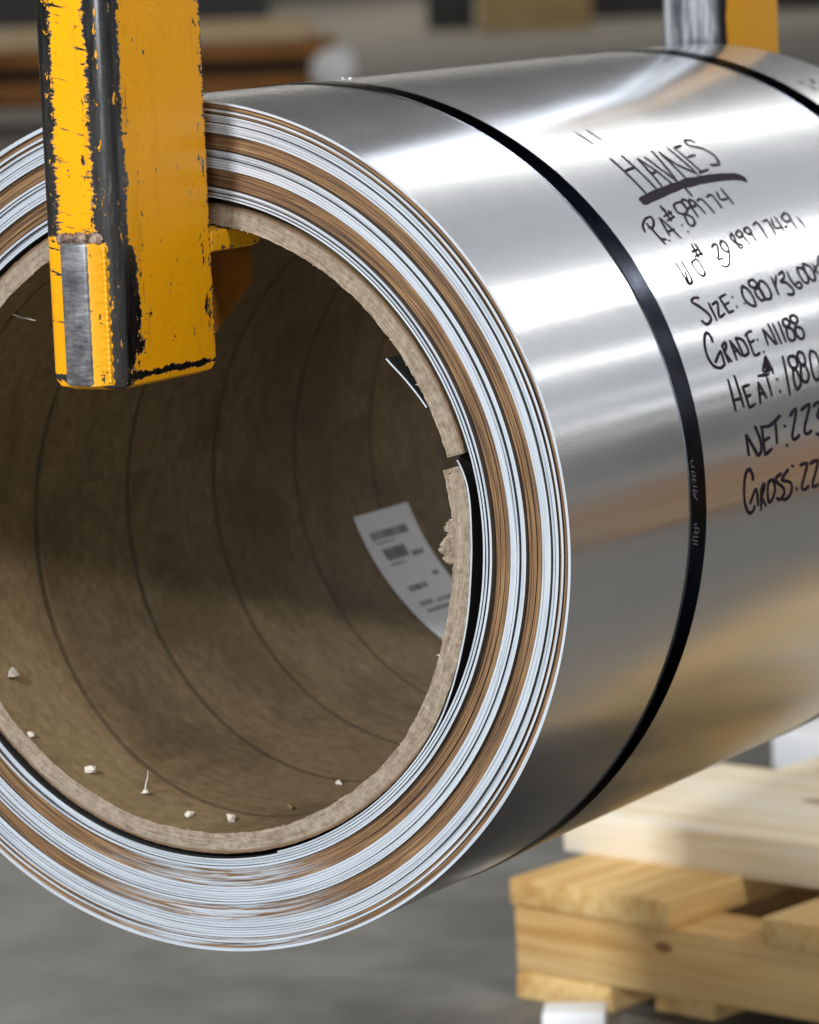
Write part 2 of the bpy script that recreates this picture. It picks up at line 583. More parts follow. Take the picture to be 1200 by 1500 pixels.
SHEET, EDGE, EDGEB, STRAP, INK_M = m_sheet(), m_edge(), m_edge_brown(), m_strap(), m_ink()
CORE, CORE_END, PAINT, PAINT2, FARP, BAR, WELD = m_core(), m_core_end(), m_paint(), m_paint_plain(), m_far_paint(), m_bar(), m_weld_brown()
PINE = m_wood('pine_timber', (.66, .46, .21), (.58, .36, .14), (.47, .26, .085), .085)
PINE_V = m_wood('pine_deck', (.68, .48, .22), (.59, .37, .14), (.48, .27, .088), .08, along=1)
PALE = m_wood('pale_planed_pine', (.86, .80, .68), (.83, .74, .57), (.74, .58, .36), .17)
OLDW = m_wood('old_timber', (.38, .17, .05), (.26, .11, .03), (.14, .055, .014), .1)
CREAM = m_wood('dry_timber', (.70, .55, .36), (.62, .46, .28), (.48, .33, .18), .1)
WHITE = m_plain('white_wrap', (.74, .75, .78), (.82, .83, .85), 9, .45)
PAPER = m_plain('torn_paper', (.42, .37, .31), (.68, .63, .57), 260, .9, 0, .6)
STICK = m_plain('sticker_paper', (.66, .67, .70), (.74, .75, .78), 60, .6, 0, .05)
PRINT = m_plain('sticker_print', (.10, .10, .11), (.18, .18, .19), 300, .7)
FAINT = m_plain('faint_print', (.05, .055, .07), (.09, .095, .12), 300, .6)
FLAKE = m_plain('metal_flake', (.8, .82, .85), (.9, .9, .92), 60, .2, 1.0)
DARKM = m_plain('dark_enamel', (.018, .019, .024), (.04, .04, .045), 6, .5)
TAN = m_wood('tan_plywood', (.50, .37, .19), (.43, .31, .15), (.33, .22, .10), .08)
SIDE = m_plain('shaded_sheet_side', (.035, .027, .021), (.07, .055, .044), 40, .6)  # dark colour stands in for the shade between wraps
BLACK = m_plain('shade_black', (.008, .007, .006), (.014, .012, .010), 12, .8)  # black colour stands in for deep shade in the gaps


# ------------------------------------------------------------------ setting
fl = ob('floor', [(-260, -120, FLOOR), (260, -120, FLOOR), (260, 320, FLOOR), (-260, 320, FLOOR)], [(0, 1, 2, 3)], m_floor())
fl['kind'] = 'structure'

# ------------------------------------------------------------------ the coil
RO, LEN = 0.32741, 0.914
R0 = 0.2552
NW = 36
PITCH = (RO - R0) / NW
TWO = 2 * math.pi
coil = thing('steel_coil', 'shiny rolled sheet metal coil with handwriting on its side, hung from yellow arms', 'metal coil', (0, .457, -RO))
BROWN = {4, 5, 6, 7, 8, 9, 10, 18, 19, 20, 21, 22, 23, 31, 33, 34}
offs = {}
for i in range(NW):
    rr = random.Random(100 + i)
    offs[i] = rr.uniform(-.0008, .0006)
    if i in BROWN:
        offs[i] = .0042 + rr.uniform(-.0012, .0012)
    elif i in (2, 15, 28, 29):
        offs[i] = .0022
for i in (31, 33, 34):
    offs[i] = .0022
offs[35] = -.0006
offs[17] = offs[3] = -.0012


def smooth(a, b, x):
    t = min(1, max(0, (x - a) / (b - a)))
    return t * t * (3 - 2 * t)


def recess(th):
    d = abs((math.degrees(th) + 88 + 180) % 360 - 180)
    t = min(1, max(0, (d - 12) / 45))
    return .15 + .85 * t * t * (3 - 2 * t)


def wob(th):
    return .0005 * math.sin(2 * th + .6) + .0004 * math.sin(5 * th + 1.1)


def dent(th, y):
    """slow waviness of the outer sheet and the dip by the second strap"""
    d = .00022 * gn(th * 2.0, y * 4.0, 1.7) + .00006 * gn(th * 6, y * 11, 4.1)
    a = (th - R(71)) * RO
    d -= .0011 * math.exp(-(a / .045) ** 2 - ((y - .53) / .075) ** 2)
    return d


for i in range(NW):
    a = R0 + i * PITCH
    rr = random.Random(500 + i)
    gap = rr.choice((.0002, .0003, .0004, .0005))
    if i in BROWN:
        gap = rr.choice((.00006, .0001, .00025))
    tk = PITCH - gap
    ph = rr.uniform(0, 20)
    jit = .0005 if i not in BROWN else .0009

    def yf(th, i=i, ph=ph, jit=jit):
        base = offs[i]
        k = recess(th) if base > .001 else 1.0
        c, s = math.cos(th), math.sin(th)
        return base * k + jit * gn(c * 1.6 + ph, s * 1.6, ph) + (0 if i == 35 else .00025 * gn(c * 9, s * 9, ph))
    mat = EDGEB if i in BROWN else EDGE
    if i < NW - 1:
        w = ring('wrap', lambda th, y, a=a: a + wob(th), lambda th, y, a=a, tk=tk: a + tk + wob(th), yf, lambda th: LEN, 0, TWO, 300, mat, coil)
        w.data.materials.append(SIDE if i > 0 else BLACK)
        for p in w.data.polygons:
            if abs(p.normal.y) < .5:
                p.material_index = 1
    else:
        w = ring('wrap', lambda th, y, a=a: a + min(0, wob(th)), lambda th, y: RO + dent(th, y), yf, lambda th: LEN, 0, TWO, 540, EDGE, coil, 1, 72)
        w['label'] = 'brushed outer sheet with bright reflections'
        w.data.materials.append(SHEET)
        for p in w.data.polygons:
            c = p.center
            if abs(p.normal.y) < .5 and math.hypot(c.x, c.z) > RO - .0012:
                p.material_index = 1

# inner end of the strip: leaves the coil, slips through the split in the core
TAIL = [(-75, .2535), (-60, .2530), (-45, .2525), (-32.8, .2513), (-28.6, .2497), (-19.7, .2463), (-6.3, .2438), (2.6, .2447), (7.2, .2463), (11.5, .2462),
        (14.1, .2432), (17, .2395), (20, .2366), (24.5, .2335), (29.8, .2290), (36.7, .2228)]


def lin(tab, x):
    if x <= tab[0][0]:
        return tab[0][1]
    for (a, b), (c, d) in zip(tab, tab[1:]):
        if x <= c:
            return b + (d - b) * (x - a) / (c - a)
    return tab[-1][1]


def tail_r(th):
    d = math.degrees(th)
    return sum(lin(TAIL, d + k) for k in (-2, -1, 0, 1, 2)) / 5


tl = ring('inner_tail', lambda th, y: tail_r(th), lambda th, y: tail_r(th) + .0013, lambda th: .0012 + .03 * smooth(14.6, 15.6, math.degrees(th)) * (1 - smooth(22.5, 25, math.degrees(th))), lambda th: LEN - .002, R(-75), R(36.7), 180, EDGE, coil)
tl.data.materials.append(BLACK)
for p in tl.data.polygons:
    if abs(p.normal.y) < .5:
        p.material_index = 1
tl['label'] = 'loose inner end of the strip poking through the split core'

# handwriting: strokes as (axial, arc) in tenths of a millimetre
INK = {
    'ticks': (2.0, [[3311,3326,3332,3167],[3522,3347,3534,3188]]),
    'name': (2.3, [[3310,2970,3299,2529],[3533,2981,3527,2551],[3299,2807,3529,2833],[3719,2921,3651,2592],[3719,2921,3800,2769,3847,2598],[3674,2733,3810,2757],[3857,2927,3906,2758,3964,2617],[4081,2983,3964,2617],[3964,2617,3991,2548,3990,2448],[4170,2961,4154,2629],[4170,2961,4235,2790,4399,2668],[4385,2996,4406,2647],[4486,2975,4505,2670],[4486,2975,4647,2995],[4540,2853,4692,2863],[4461,2666,4662,2686],[4933,3007,4887,3044,4797,3041,4779,2981,4925,2928,4994,2843,4962,2756,4897,2719,4775,2728]]),
    'underline': (7.0, [[3120,2478,3478,2525,4005,2578,4409,2591,4788,2583,5040,2557,5112,2518]]),
    'ra': (1.9, [[2789,2196,2837,2260,2958,2314,3063,2320,3038,2266,2948,2220,2897,2233],[2914,2273,2970,2056],[2938,2219,2949,2125,3033,2096],[3077,2089,3081,2080],[3180,2307,3133,2126],[3195,2292,3286,2083],[3139,2159,3282,2174],[3350,2412,3366,2345],[3343,2398,3347,2340],[3345,2347,3333,2249],[3410,2355,3418,2275],[3274,2305,3449,2333],[3277,2262,3432,2285],[3452,2201,3455,2193],[3466,2131,3469,2123],[3574,2395,3539,2326,3616,2293,3720,2322,3743,2400,3656,2409,3574,2395],[3616,2293,3569,2203,3602,2172,3679,2191,3710,2251,3616,2293],[3738,2334,3734,2393,3786,2429,3849,2403,3825,2352,3738,2334],[3832,2383,3809,2241],[3899,2421,3949,2386,3891,2345,3847,2367,3899,2421],[3949,2386,3974,2259],[4004,2392,4102,2399,4128,2250],[4216,2414,4322,2421,4314,2282],[4449,2446,4411,2367,4534,2362],[4566,2472,4562,2300]]),
    'wo': (1.9, [[2943,1884,2955,1689,3012,1807],[2955,1689,2988,1735],[3050,1892,3046,1716,2955,1689],[3107,1744,3112,1736],[3201,1863,3199,1787,3248,1732,3318,1749,3331,1836,3305,1877,3201,1863],[3383,2012,3362,1884],[3445,2012,3443,1888],[3315,1947,3453,1959],[3310,1902,3466,1918],[3525,1883,3530,1875],[3547,1791,3553,1783],[3686,1954,3749,1974,3791,1956,3728,1884,3662,1839,3768,1843],[3851,1963,3910,1990,3956,1965,3940,1901,3873,1888,3841,1924,3851,1963],[3933,1895,3828,1796,3725,1762,3653,1789],[4040,1894,4046,1886],[4168,2040,4100,2004,4127,1947,4213,1912,4149,1892,4135,1933,4164,1997,4168,2040],[4280,2046,4222,2018,4267,1986,4340,2013,4322,2049,4280,2046],[4317,2015,4359,1903],[4458,2062,4407,2040,4452,1997,4519,2028,4489,2066,4458,2062],[4495,2031,4501,1922],[4618,2073,4724,2083,4720,1926],[4835,2086,4926,2084,4900,1941],[5010,2096,4975,2009,5102,2003],[5095,2109,5099,1969],[5150,1998,5198,2003],[5264,2113,5206,2090,5240,2045,5337,2056,5361,2103,5311,2127,5264,2113],[5342,2070,5349,1950],[5493,2069,5516,1940]]),
    'size': (2.1, [[3001,1563,2919,1569,2862,1542,2952,1485,3035,1416,3040,1369,2939,1339,2874,1376],[3118,1502,3132,1347],[3175,1484,3270,1491,3196,1375,3312,1391],[3342,1525,3385,1389],[3342,1525,3472,1541],[3362,1457,3463,1470],[3385,1389,3481,1396],[3560,1511,3567,1503],[3563,1423,3570,1415],[3717,1437,3725,1429],[3816,1578,3753,1505,3781,1429,3889,1393,3918,1463,3891,1539,3816,1578],[3973,1604,3949,1569,4020,1537,4090,1567,4055,1608,3973,1604],[4020,1537,3987,1479,4038,1425,4107,1442,4102,1516,4020,1537],[4149,1585,4102,1528,4107,1442,4191,1421,4258,1462,4255,1537,4208,1579,4149,1585],[4398,1596,4379,1437],[4500,1604,4392,1510],[4552,1603,4639,1621,4626,1572,4524,1539,4614,1523,4678,1454,4639,1415,4542,1426],[4724,1612,4723,1524,4787,1455,4866,1466,4852,1504,4773,1494],[4947,1630,4918,1579,4931,1502,5006,1482,5053,1540,5029,1606,4947,1630],[5077,1648,5054,1591,5085,1505,5154,1491,5202,1550,5178,1616,5077,1648],[5254,1634,5265,1530],[5353,1624,5177,1540],[5503,1693,5435,1683,5381,1634,5400,1596]]),
    'grade': (2.1, [[2915,1193,2919,1236,2880,1274,2824,1256,2766,1187,2745,1095,2790,1015,2889,981,2962,991],[2843,1032,2964,1098,2995,1093,2987,988],[3052,1145,3070,1001],[3039,1141,3111,1166,3126,1146,3082,1108,3044,1094],[3050,1088,3124,1004],[3211,1174,3221,1007],[3211,1174,3321,1028],[3204,1070,3301,1087],[3322,1180,3360,1024],[3322,1180,3434,1149,3467,1068,3441,1033,3360,1024],[3528,1186,3543,1012],[3511,1178,3572,1200,3638,1203],[3557,1115,3630,1126],[3542,1010,3593,1006,3655,1018],[3689,1127,3696,1121],[3724,1018,3732,1011],[3847,1194,3847,1058],[3847,1194,3991,1047],[3974,1228,4015,1049],[4058,1224,4089,1045],[4170,1226,4181,1050],[4261,1229,4244,1184,4318,1166,4369,1200,4331,1233,4261,1229],[4271,1163,4246,1076,4310,1045,4375,1071,4364,1141,4271,1163],[4418,1244,4409,1195,4484,1177,4535,1211,4497,1245,4418,1244],[4442,1154,4410,1087,4475,1041,4548,1062,4549,1120,4442,1154]]),
    'heat': (2.2, [[3736,980,3609,872],[3736,980,3787,828],[3636,897,3773,908],[3624,861,3792,870],[3732,943,3718,850],[3695,938,3675,851],[3505,843,3704,833],[2967,879,2971,622],[3093,896,3124,635],[2973,708,3120,709],[3187,792,3222,618],[3187,792,3316,795],[3203,708,3292,715],[3222,618,3337,636],[3476,795,3428,625],[3476,795,3561,655],[3453,696,3545,708],[3652,820,3664,665],[3825,683,3841,672],[3820,781,3832,772],[4039,946,4015,787,3996,630],[4162,931,4118,898,4145,838,4254,835,4259,911,4162,931],[4160,827,4124,727,4154,658,4245,703,4227,790,4160,827],[4352,948,4306,915,4328,845,4417,845,4423,921,4352,948],[4317,828,4280,727,4350,691,4422,739,4401,818,4317,828],[4577,932,4524,871,4507,729,4572,684,4655,750,4669,883,4577,932]]),
    'net': (2.4, [[3073,421,3081,256],[3081,421,3246,234],[3246,234,3309,260,3322,341,3259,467],[3375,452,3374,224],[3365,448,3534,439,3744,493],[3385,333,3487,348],[3373,221,3512,254],[3638,454,3617,279],[3789,251,3810,238],[3791,404,3811,392],[3926,467,4024,504,4051,486,3931,333,3920,292,3965,272,4056,296],[4153,488,4282,511,4318,496,4186,364,4161,310,4205,284,4295,300],[4392,487,4478,509,4531,491,4475,434,4438,403,4499,353,4498,289,4436,247,4381,268]]),
    'gross': (2.4, [[3112,56,3124,92,3068,148,3000,123,2956,27,2958,-97,3033,-190,3113,-188,3144,-151],[3055,-121,3170,-24,3209,-160],[3258,-36,3268,-204],[3258,-50,3317,-3,3332,-26,3273,-100],[3281,-108,3357,-182],[3407,-2,3388,-68,3405,-154,3470,-149,3527,-74,3490,8,3407,-2],[3649,38,3556,13,3570,-24,3684,-82,3701,-133,3620,-170,3561,-148],[3792,50,3688,8,3670,-20,3818,-58,3851,-119,3786,-173,3703,-182,3652,-154],[3866,73,3888,60],[3932,-122,3956,-135],[4028,53,4113,56,4153,30,4045,-118,4106,-155,4182,-137],[4213,39,4317,50,4366,26,4259,-126,4294,-160,4371,-149]]),
    'smudge': (2.6, [[8293,3668,8250,3588],[8510,3656,8446,3565],[8278,3557,8299,3462]]),
    'strap': (1.0, [[2031,352,2041,301],[2031,352,2079,351],[2032,315,2081,296],[2028,277,2083,256],[2028,277,2037,236,2096,234],[2021,218,2094,195],[2021,218,2026,185],[2060,204,2061,180],[2023,166,2097,142],[2023,133,2098,109],[2023,133,2030,92,2060,95,2068,113],[2023,91,2096,43],[2016,-97,2100,-116,2095,-148,2022,-133],[2052,-106,2058,-139],[2011,-155,2102,-177,2097,-211,2018,-193],[2053,-166,2055,-202],[2008,-221,2100,-243],[2008,-221,2017,-255,2097,-274],[2013,-282,2100,-301]]),
}


def ribbon_obj(name, key, mat, parent, lift=.00035, rad=RO):
    wmm, strokes = INK[key]
    V, F = [], []
    rr = random.Random(key)
    for st in strokes:
        P = [Vector((st[k] * 1e-4, st[k + 1] * 1e-4)) for k in range(0, len(st), 2)]
        Q = []
        if len(P) > 2:
            for k in range(len(P) - 1):
                p0, p1, p2, p3 = P[max(k - 1, 0)], P[k], P[k + 1], P[min(k + 2, len(P) - 1)]
                for s in range(6):
                    t = s / 6
                    Q.append(.5 * ((2 * p1) + (p2 - p0) * t + (2 * p0 - 5 * p1 + 4 * p2 - p3) * t * t + (3 * p1 - p0 - 3 * p2 + p3) * t ** 3))
            Q.append(P[-1])
        else:
            L = (P[1] - P[0]).length
            n = max(2, int(L / .004))
            Q = [P[0] + (P[1] - P[0]) * (s / n) for s in range(n + 1)]
        base = len(V)
        n = len(Q)
        for k, q in enumerate(Q):
            d = Q[min(k + 1, n - 1)] - Q[max(k - 1, 0)]
            d = d.normalized() if d.length > 1e-9 else Vector((1, 0))
            nn = Vector((-d.y, d.x))
            w = wmm * .60e-3 * (1 + .12 * rr.uniform(-1, 1)) * (.72 if k in (0, n - 1) else 1)
            for sg in (-1, 1):
                c = q + nn * (w * sg) + (d * (-w * .4 if k == 0 else w * .4 if k == n - 1 else 0))
                th = c.y / RO
                V.append(polar_pt(rad + dent(th, c.x) + lift, th, c.x))
        for k in range(n - 1):
            F.append((base + 2 * k, base + 2 * k + 1, base + 2 * k + 3, base + 2 * k + 2))
    return ob(name, V, F, mat, parent)


for k, key in enumerate([q for q in INK if q != 'strap']):
    ribbon_obj('handwriting', key, INK_M, coil, .00030 + .00003 * k)

# ------------------------------------------------------------------ straps
def strap(yc, wd, label, tilt, ph):
    e = thing('steel_strap', label, 'strap', (0, yc, -RO - .002), 'black straps round the coil')

    def c(th):
        return yc + tilt * math.sin(th * 2 + ph) + .0012 * gn(math.cos(th) * 2 + ph, math.sin(th) * 2)
    V, F = [], []
    n = 400
    prof = ((-.5, .0001), (-.5, .0008), (-.485, .0010), (.485, .0010), (.5, .0008), (.5, .0001))
    for k in range(n):
        th = TWO * k / n
        for (u, h) in prof:
            y = c(th) + u * wd
            V.append(polar_pt(RO + dent(th, y) + h, th, y))
    q = len(prof)
    for k in range(n):
        for j in range(q):
            F.append((k * q + j, k * q + (j + 1) % q, ((k + 1) % n) * q + (j + 1) % q, ((k + 1) % n) * q + j))
    ob('band', V, F, STRAP, e, .25)
    return e


s1 = strap(.2095, .0275, 'black strap with faint print, tight around the coil beside the handwriting', .006, 0.3)
ribbon_obj('print', 'strap', FAINT, s1, .0012)
strap(.776, .033, 'black strap around the coil close to the far yellow arm', -.002, 0)

# ------------------------------------------------------------------ cardboard core
core = thing('cardboard_core', 'thick brown cardboard tube with a split edge inside the metal coil', 'cardboard tube', (0, .457, -.2515))


def shift(th):
    d = (math.degrees(th) + 180) % 360 - 180
    return .0062 * smooth(-48, -12, d) if d < 13.4 else 0.0


def fz(th, s, k=0.0):
    return gn(math.cos(th) * s + k, math.sin(th) * s, k)


def core_in(th, y):
    e = .0011 * fz(th, 14, 2) + .0008 * fz(th, 45, 5) + .0005 * fz(th, 110, 8)
    k = math.exp(-max(0, y) / .006)
    return .2353 - shift(th) + e * k + .0006 * fz(th, 2, 1)


def core_out(th, y):
    e = (.0006 * fz(th, 20, 12) + .0004 * fz(th, 70, 14)) * math.exp(-max(0, y) / .006)
    d = (math.degrees(th) + 180) % 360 - 180
    r = .2512 - shift(th) * .95 + e
    return min(r, tail_r(R(d)) - .0006) if -74 < d < 13.3 else r


def core_yf(th):
    return .0022 + .0010 * fz(th, 6, 3) + .0007 * fz(th, 60, 7)


# shell runs the long way round from just above the split to just below it
TH_A, TH_B = R(15.2), R(13.2 + 360 - 0.0)
n = 900
sh = ring('shell', core_in, core_out, core_yf, lambda th: LEN - .003, TH_A, TH_B, n, CORE, core, 6, 10, .9)
sh.data.materials.append(CORE_END)
for p in sh.data.polygons:
    c = p.center
    if c.y < .0075 or (len(p.vertices) > 4):
        p.material_index = 1
# ragged fibres hanging off the cut rim
V, F = [], []
rr = random.Random(31)
for k in range(60):
    th = R(rr.uniform(15.5, 370))
    r = core_in(th, 0)
    L = rr.uniform(.0005, .0020)
    w = rr.uniform(.0002, .0006)
    y = core_yf(th) + rr.uniform(-.0004, .0012)
    b = len(V)
    a2 = th + rr.uniform(-.008, .008)
    V += [polar_pt(r + .0008, th - w / .23, y), polar_pt(r + .0008, th + w / .23, y), polar_pt(r - L, a2, y - rr.uniform(0, .002)), polar_pt(r + .0006, th, y + .0012)]
    F += [(b, b + 1, b + 2), (b + 1, b + 3, b + 2), (b + 3, b, b + 2), (b, b + 3, b + 1)]
f = ob('fibre_fringe', V, F, PAPER, core)
f['kind'] = 'stuff'


def crumpled(name, c, size, mat, parent=None, seed=1, flat=.55, axes=None):
    rr = random.Random(seed)
    bm = bmesh.new()
    bmesh.ops.create_icosphere(bm, subdivisions=1, radius=.5)
    for v in bm.verts:
        d = v.co.normalized()
        k = 1 + .75 * gn(d.x * 1.7 + seed * 3, d.y * 1.7, d.z * 1.7) + rr.uniform(-.35, .35)
        v.co = Vector((d.x * size[0], d.y * size[1], d.z * size[2])) * .5 * k
    rot = Matrix.Rotation(rr.uniform(0, 6), 3, 'Z') @ Matrix.Rotation(rr.uniform(-.4, .4), 3, 'X')
    for v in bm.verts:
        v.co = rot @ v.co
    me = bpy.data.meshes.new(name)
    bm.to_mesh(me)
    bm.free()
    me.materials.append(mat)
    o = bpy.data.objects.new(name, me)
    COL.objects.link(o)
    if parent is not None:
        o.parent = parent
        o.location = Vector(c) - world_loc(parent)
    else:
        o.location = c
    return o


# torn corner at the split and the torn flap standing off the rim below it
crumpled('torn_corner', polar_pt(.2335, R(12.6), .003), (.005, .006, .0045), CORE_END, core, 4)
crumpled('torn_corner', polar_pt(.2405, R(12.8), .004), (.006, .006, .004), CORE_END, core, 9)
def torn_flap(name, t0, t1, reach, fold, seed):
    """a strip of board peeled off the rim: hinged on the inner rim, folded in towards the opening, ragged free edge"""
    V, F = [], []
    rr = random.Random(seed)
    rows = 16
    for k in range(rows):
        t = k / (rows - 1)
        th = R(t0 + (t1 - t0) * t)
        op = (math.sin(math.pi * (.08 + .87 * t)) ** .6) * (1 + .35 * gn(t * 5, seed)) * reach
        rag = rr.uniform(-.0011, .0011)
        for j in range(4):
            s = j / 3
            r = core_in(th, 0) + .0014 - s * op + (rag if j == 3 else 0)
            y = .0022 - fold * op * math.sin(s * 1.6) + .0008 * gn(t * 6, s * 3, seed)
            V.append(Vector(polar_pt(r, th + (rag * 2.0 if j == 3 else 0), y)))
    for k in range(rows - 1):
        for j in range(3):
            F.append((k * 4 + j, k * 4 + j + 1, k * 4 + j + 5, k * 4 + j + 4))
    o = ob(name, V, F, CORE_END, core)
    o.data.materials.append(PAPER)
    sd = o.modifiers.new('thickness', 'SOLIDIFY')
    sd.thickness = .0026
    sd.material_offset_rim = 1
    return o


torn_flap('torn_flap', 3.9, 1.2, .0050, .9, 3)
torn_flap('torn_flap', 1.5, -4.2, .0078, 1.1, 8)

# shipping label stuck on the inside of the core
RS = .2342
st_lab = []


def patch(name, y0, y1, t0, t1, r, mat, parent, n=14, thick=.0002):
    V, F = [], []
    for k in range(n + 1):
        th = R(t0 + (t1 - t0) * k / n)
        for (y, rr_) in ((y0, r), (y1, r), (y1, r + thick), (y0, r + thick)):
            V.append(polar_pt(rr_, th, y))
    for k in range(n):
        for j in range(4):
            F.append((k * 4 + j, k * 4 + (j + 1) % 4, k * 4 + 4 + (j + 1) % 4, k * 4 + 4 + j))
    F += [(0, 1, 2, 3), tuple(n * 4 + j for j in (3, 2, 1, 0))]
    return ob(name, V, F, mat, parent, .6)


stk = patch('sticker', .612, .7125, -158.2, -122.5, RS, STICK, core, 20, .0004)
stk['label'] = 'white printed label stuck inside the tube'
V, F = [], []


def blk(y0, y1, t0, t1):
    b = len(V)
    r = RS - .00015
    for (y, t) in ((y0, t0), (y1, t0), (y1, t1), (y0, t1)):
        V.append(polar_pt(r, R(t), y))
    F.append((b, b + 1, b + 2, b + 3))


rr = random.Random(5)


def textrow(y0, y1, t, h, gap=.3):
    y = y0
    while y < y1:
        w = rr.uniform(.002, .0048)
        blk(y, min(y + w, y1), t, t + h)
        y += w + rr.uniform(.0006, .0022)


textrow(.626, .693, -153.6, 2.0)
textrow(.630, .664, -151.0, .5)
y = .633
while y < .672:                                       # bar code
    w = rr.choice((.0005, .0009, .0014))
    blk(y, y + w, -149.2, -146.2)
    y += w + rr.choice((.0004, .0007))
textrow(.678, .699, -147.0, 1.3)
textrow(.634, .660, -145.4, .6)
textrow(.634, .668, -139.0, 1.5)
textrow(.690, .700, -141.0, 1.2)
textrow(.632, .655, -134.5, 1.3)
textrow(.662, .690, -134.0, .9)
textrow(.634, .680, -132.0, .9)
lp = ob('label_print', V, F, PRINT, stk)
lp['kind'] = 'stuff'

# ------------------------------------------------------------------ lifter
lift = thing('coil_lifter', 'worn yellow lifting frame whose arms hook into both ends of the coil', 'lifting frame', (.018, .457, .125))
Z1 = 1.30


def prism(name, x0, x1, y0, y1, z0, z1, rc, mat, parent, chamf=.004, nz=2, seg=6, lean=0.0):
    """upright rounded-rectangle bar"""
    corners = [(x1 - rc[0], y0 + rc[0], rc[0], -90), (x1 - rc[1], y1 - rc[1], rc[1], 0), (x0 + rc[2], y1 - rc[2], rc[2], 90), (x0 + rc[3], y0 + rc[3], rc[3], 180)]
    sec = []
    for cx, cy, r, a0 in corners:
        for k in range(seg + 1):
            a = R(a0 + 90 * k / seg)
            sec.append((cx + r * math.cos(a), cy + r * math.sin(a)))
    mx, my = (x0 + x1) / 2, (y0 + y1) / 2
    V, F = [], []
    lv = [(z0, .0), (z0 + chamf * .4, chamf * .7), (z0 + chamf, chamf)]
    lv = [(z0, chamf), (z0 + chamf * .3, chamf * .3), (z0 + chamf, 0)] + [(z0 + chamf + (z1 - z0 - chamf) * k / nz, 0) for k in range(1, nz + 1)]
    q = len(sec)
    for z, ins in lv:
        for x, y in sec:
            V.append((x - math.copysign(min(ins, abs(x - mx)), x - mx), y - math.copysign(min(ins, abs(y - my)), y - my), z))
    for k in range(len(lv) - 1):
        for j in range(q):
            F.append((k * q + j, k * q + (j + 1) % q, (k + 1) * q + (j + 1) % q, (k + 1) * q + j))
    F.append(tuple(range(q)))
    F.append(tuple((len(lv) - 1) * q + j for j in range(q)))
    return ob(name, V, F, mat, parent, .6)


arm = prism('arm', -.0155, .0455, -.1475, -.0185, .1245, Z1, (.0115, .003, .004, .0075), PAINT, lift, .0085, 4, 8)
arm['label'] = 'scraped yellow front arm with dark bare corners'
bar = ob('wear_bar', *(lambda b: b)(([], [])), None) if False else None
wb = box('wear_bar', (.0168, -.1532, .1805), (.0238, .0125, .1035), BAR, arm, 0, .0028, 3)
wb['label'] = 'bare grey steel bar welded on the arm'
# painted weld fillet down the right side of the bar, with a rippled bead
V, F = [], []
for k in range(40):
    z = .129 + .1025 * k / 39
    rp = .0009 * math.sin(k * 1.9) + .0006 * gn(k * .7, 3)
    V += [(.0262, -.1590 + .0006, z), (.0300, -.1572 + rp * .4, z), (.0350 + rp, -.1502, z), (.0385 + rp, -.1468, z), (.0265, -.1468, z)]
for k in range(39):
    for j in range(5):
        F.append((k * 5 + j, k * 5 + (j + 1) % 5, k * 5 + 5 + (j + 1) % 5, k * 5 + 5 + j))
F += [(0, 1, 2, 3, 4), tuple(39 * 5 + j for j in range(5))]
ob('weld_fillet', V, F, PAINT2, arm, 1.2)
pts = []
for k in range(70):
    pts.append((.0368 + .0005 * gn(k * .5, 7), -.1490, .131 + .098 * k / 69))
tube('weld_bead', pts, lambda t: .0016 + .0005 * math.sin(t * 150), PAINT2, arm, 8)
pts = [(.0015 + .032 * k / 24, -.1500 - .0025 * math.sin(k * .55), .2345 + .0012 * gn(k * .6, 2)) for k in range(25)]
tube('top_weld', pts, lambda t: .0042 + .0010 * math.sin(t * 60), WELD, arm, 8)

# foot inside the core: pad under the roof of the tube, gusset below it
pad = []
NX, NY = 14, 18
px0, px1, py0, py1 = -.012, .046, -.020, .050
sec = []
for k in range(NX + 1):
    x = px0 + (px1 - px0) * k / NX
    sec.append((x, math.sqrt(.2345 ** 2 - x * x) - .0006))
V, F = [], []
for j in range(NY + 1):
    t = j / NY
    y = py0 + (py1 - py0) * t
    dr = .010 * smooth(.82, 1.0, t)
    for x, z in sec:
        V.append((x, y, z - dr))
    for x, z in reversed(sec):
        V.append((x, y, .2135 + dr * .2))
q = 2 * (NX + 1)
for j in range(NY):
    for k in range(q):
        F.append((j * q + k, j * q + (k + 1) % q, j * q + q + (k + 1) % q, j * q + q + k))
F += [tuple(range(q)), tuple(NY * q + k for k in range(q))]
po = ob('foot_pad', V, F, m_paint_plain(.585), arm, .7)
bv = po.modifiers.new('edge', 'BEVEL')
bv.width = .004
bv.segments = 3
bv.limit_method = 'ANGLE'
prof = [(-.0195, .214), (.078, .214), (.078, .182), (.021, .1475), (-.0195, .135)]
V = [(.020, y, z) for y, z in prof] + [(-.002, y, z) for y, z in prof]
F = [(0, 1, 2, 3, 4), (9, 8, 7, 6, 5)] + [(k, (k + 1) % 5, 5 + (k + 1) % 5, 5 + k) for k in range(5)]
gm = m_plain('shaded_orange_paint', (.20, .070, .004), (.36, .135, .006), 45, .5, 0, .4)  # paint darkened to stand in for the shade inside the core
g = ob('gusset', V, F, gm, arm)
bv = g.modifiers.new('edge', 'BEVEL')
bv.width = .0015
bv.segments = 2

far = prism('arm', -.045, .0205, .931, 1.058, .1245, Z1, (.010, .004, .004, .008), FARP, lift, .004, 3, 8)
far['label'] = 'yellow far arm with a bare steel face'
box('foot_pad', (-.012, .895, .222), (.05, .07, .018), PAINT2, far, 0, .004)
box('cross_beam', (.003, .455, Z1 + .055), (.10, 1.30, .12), PAINT2, lift, 0, .008)

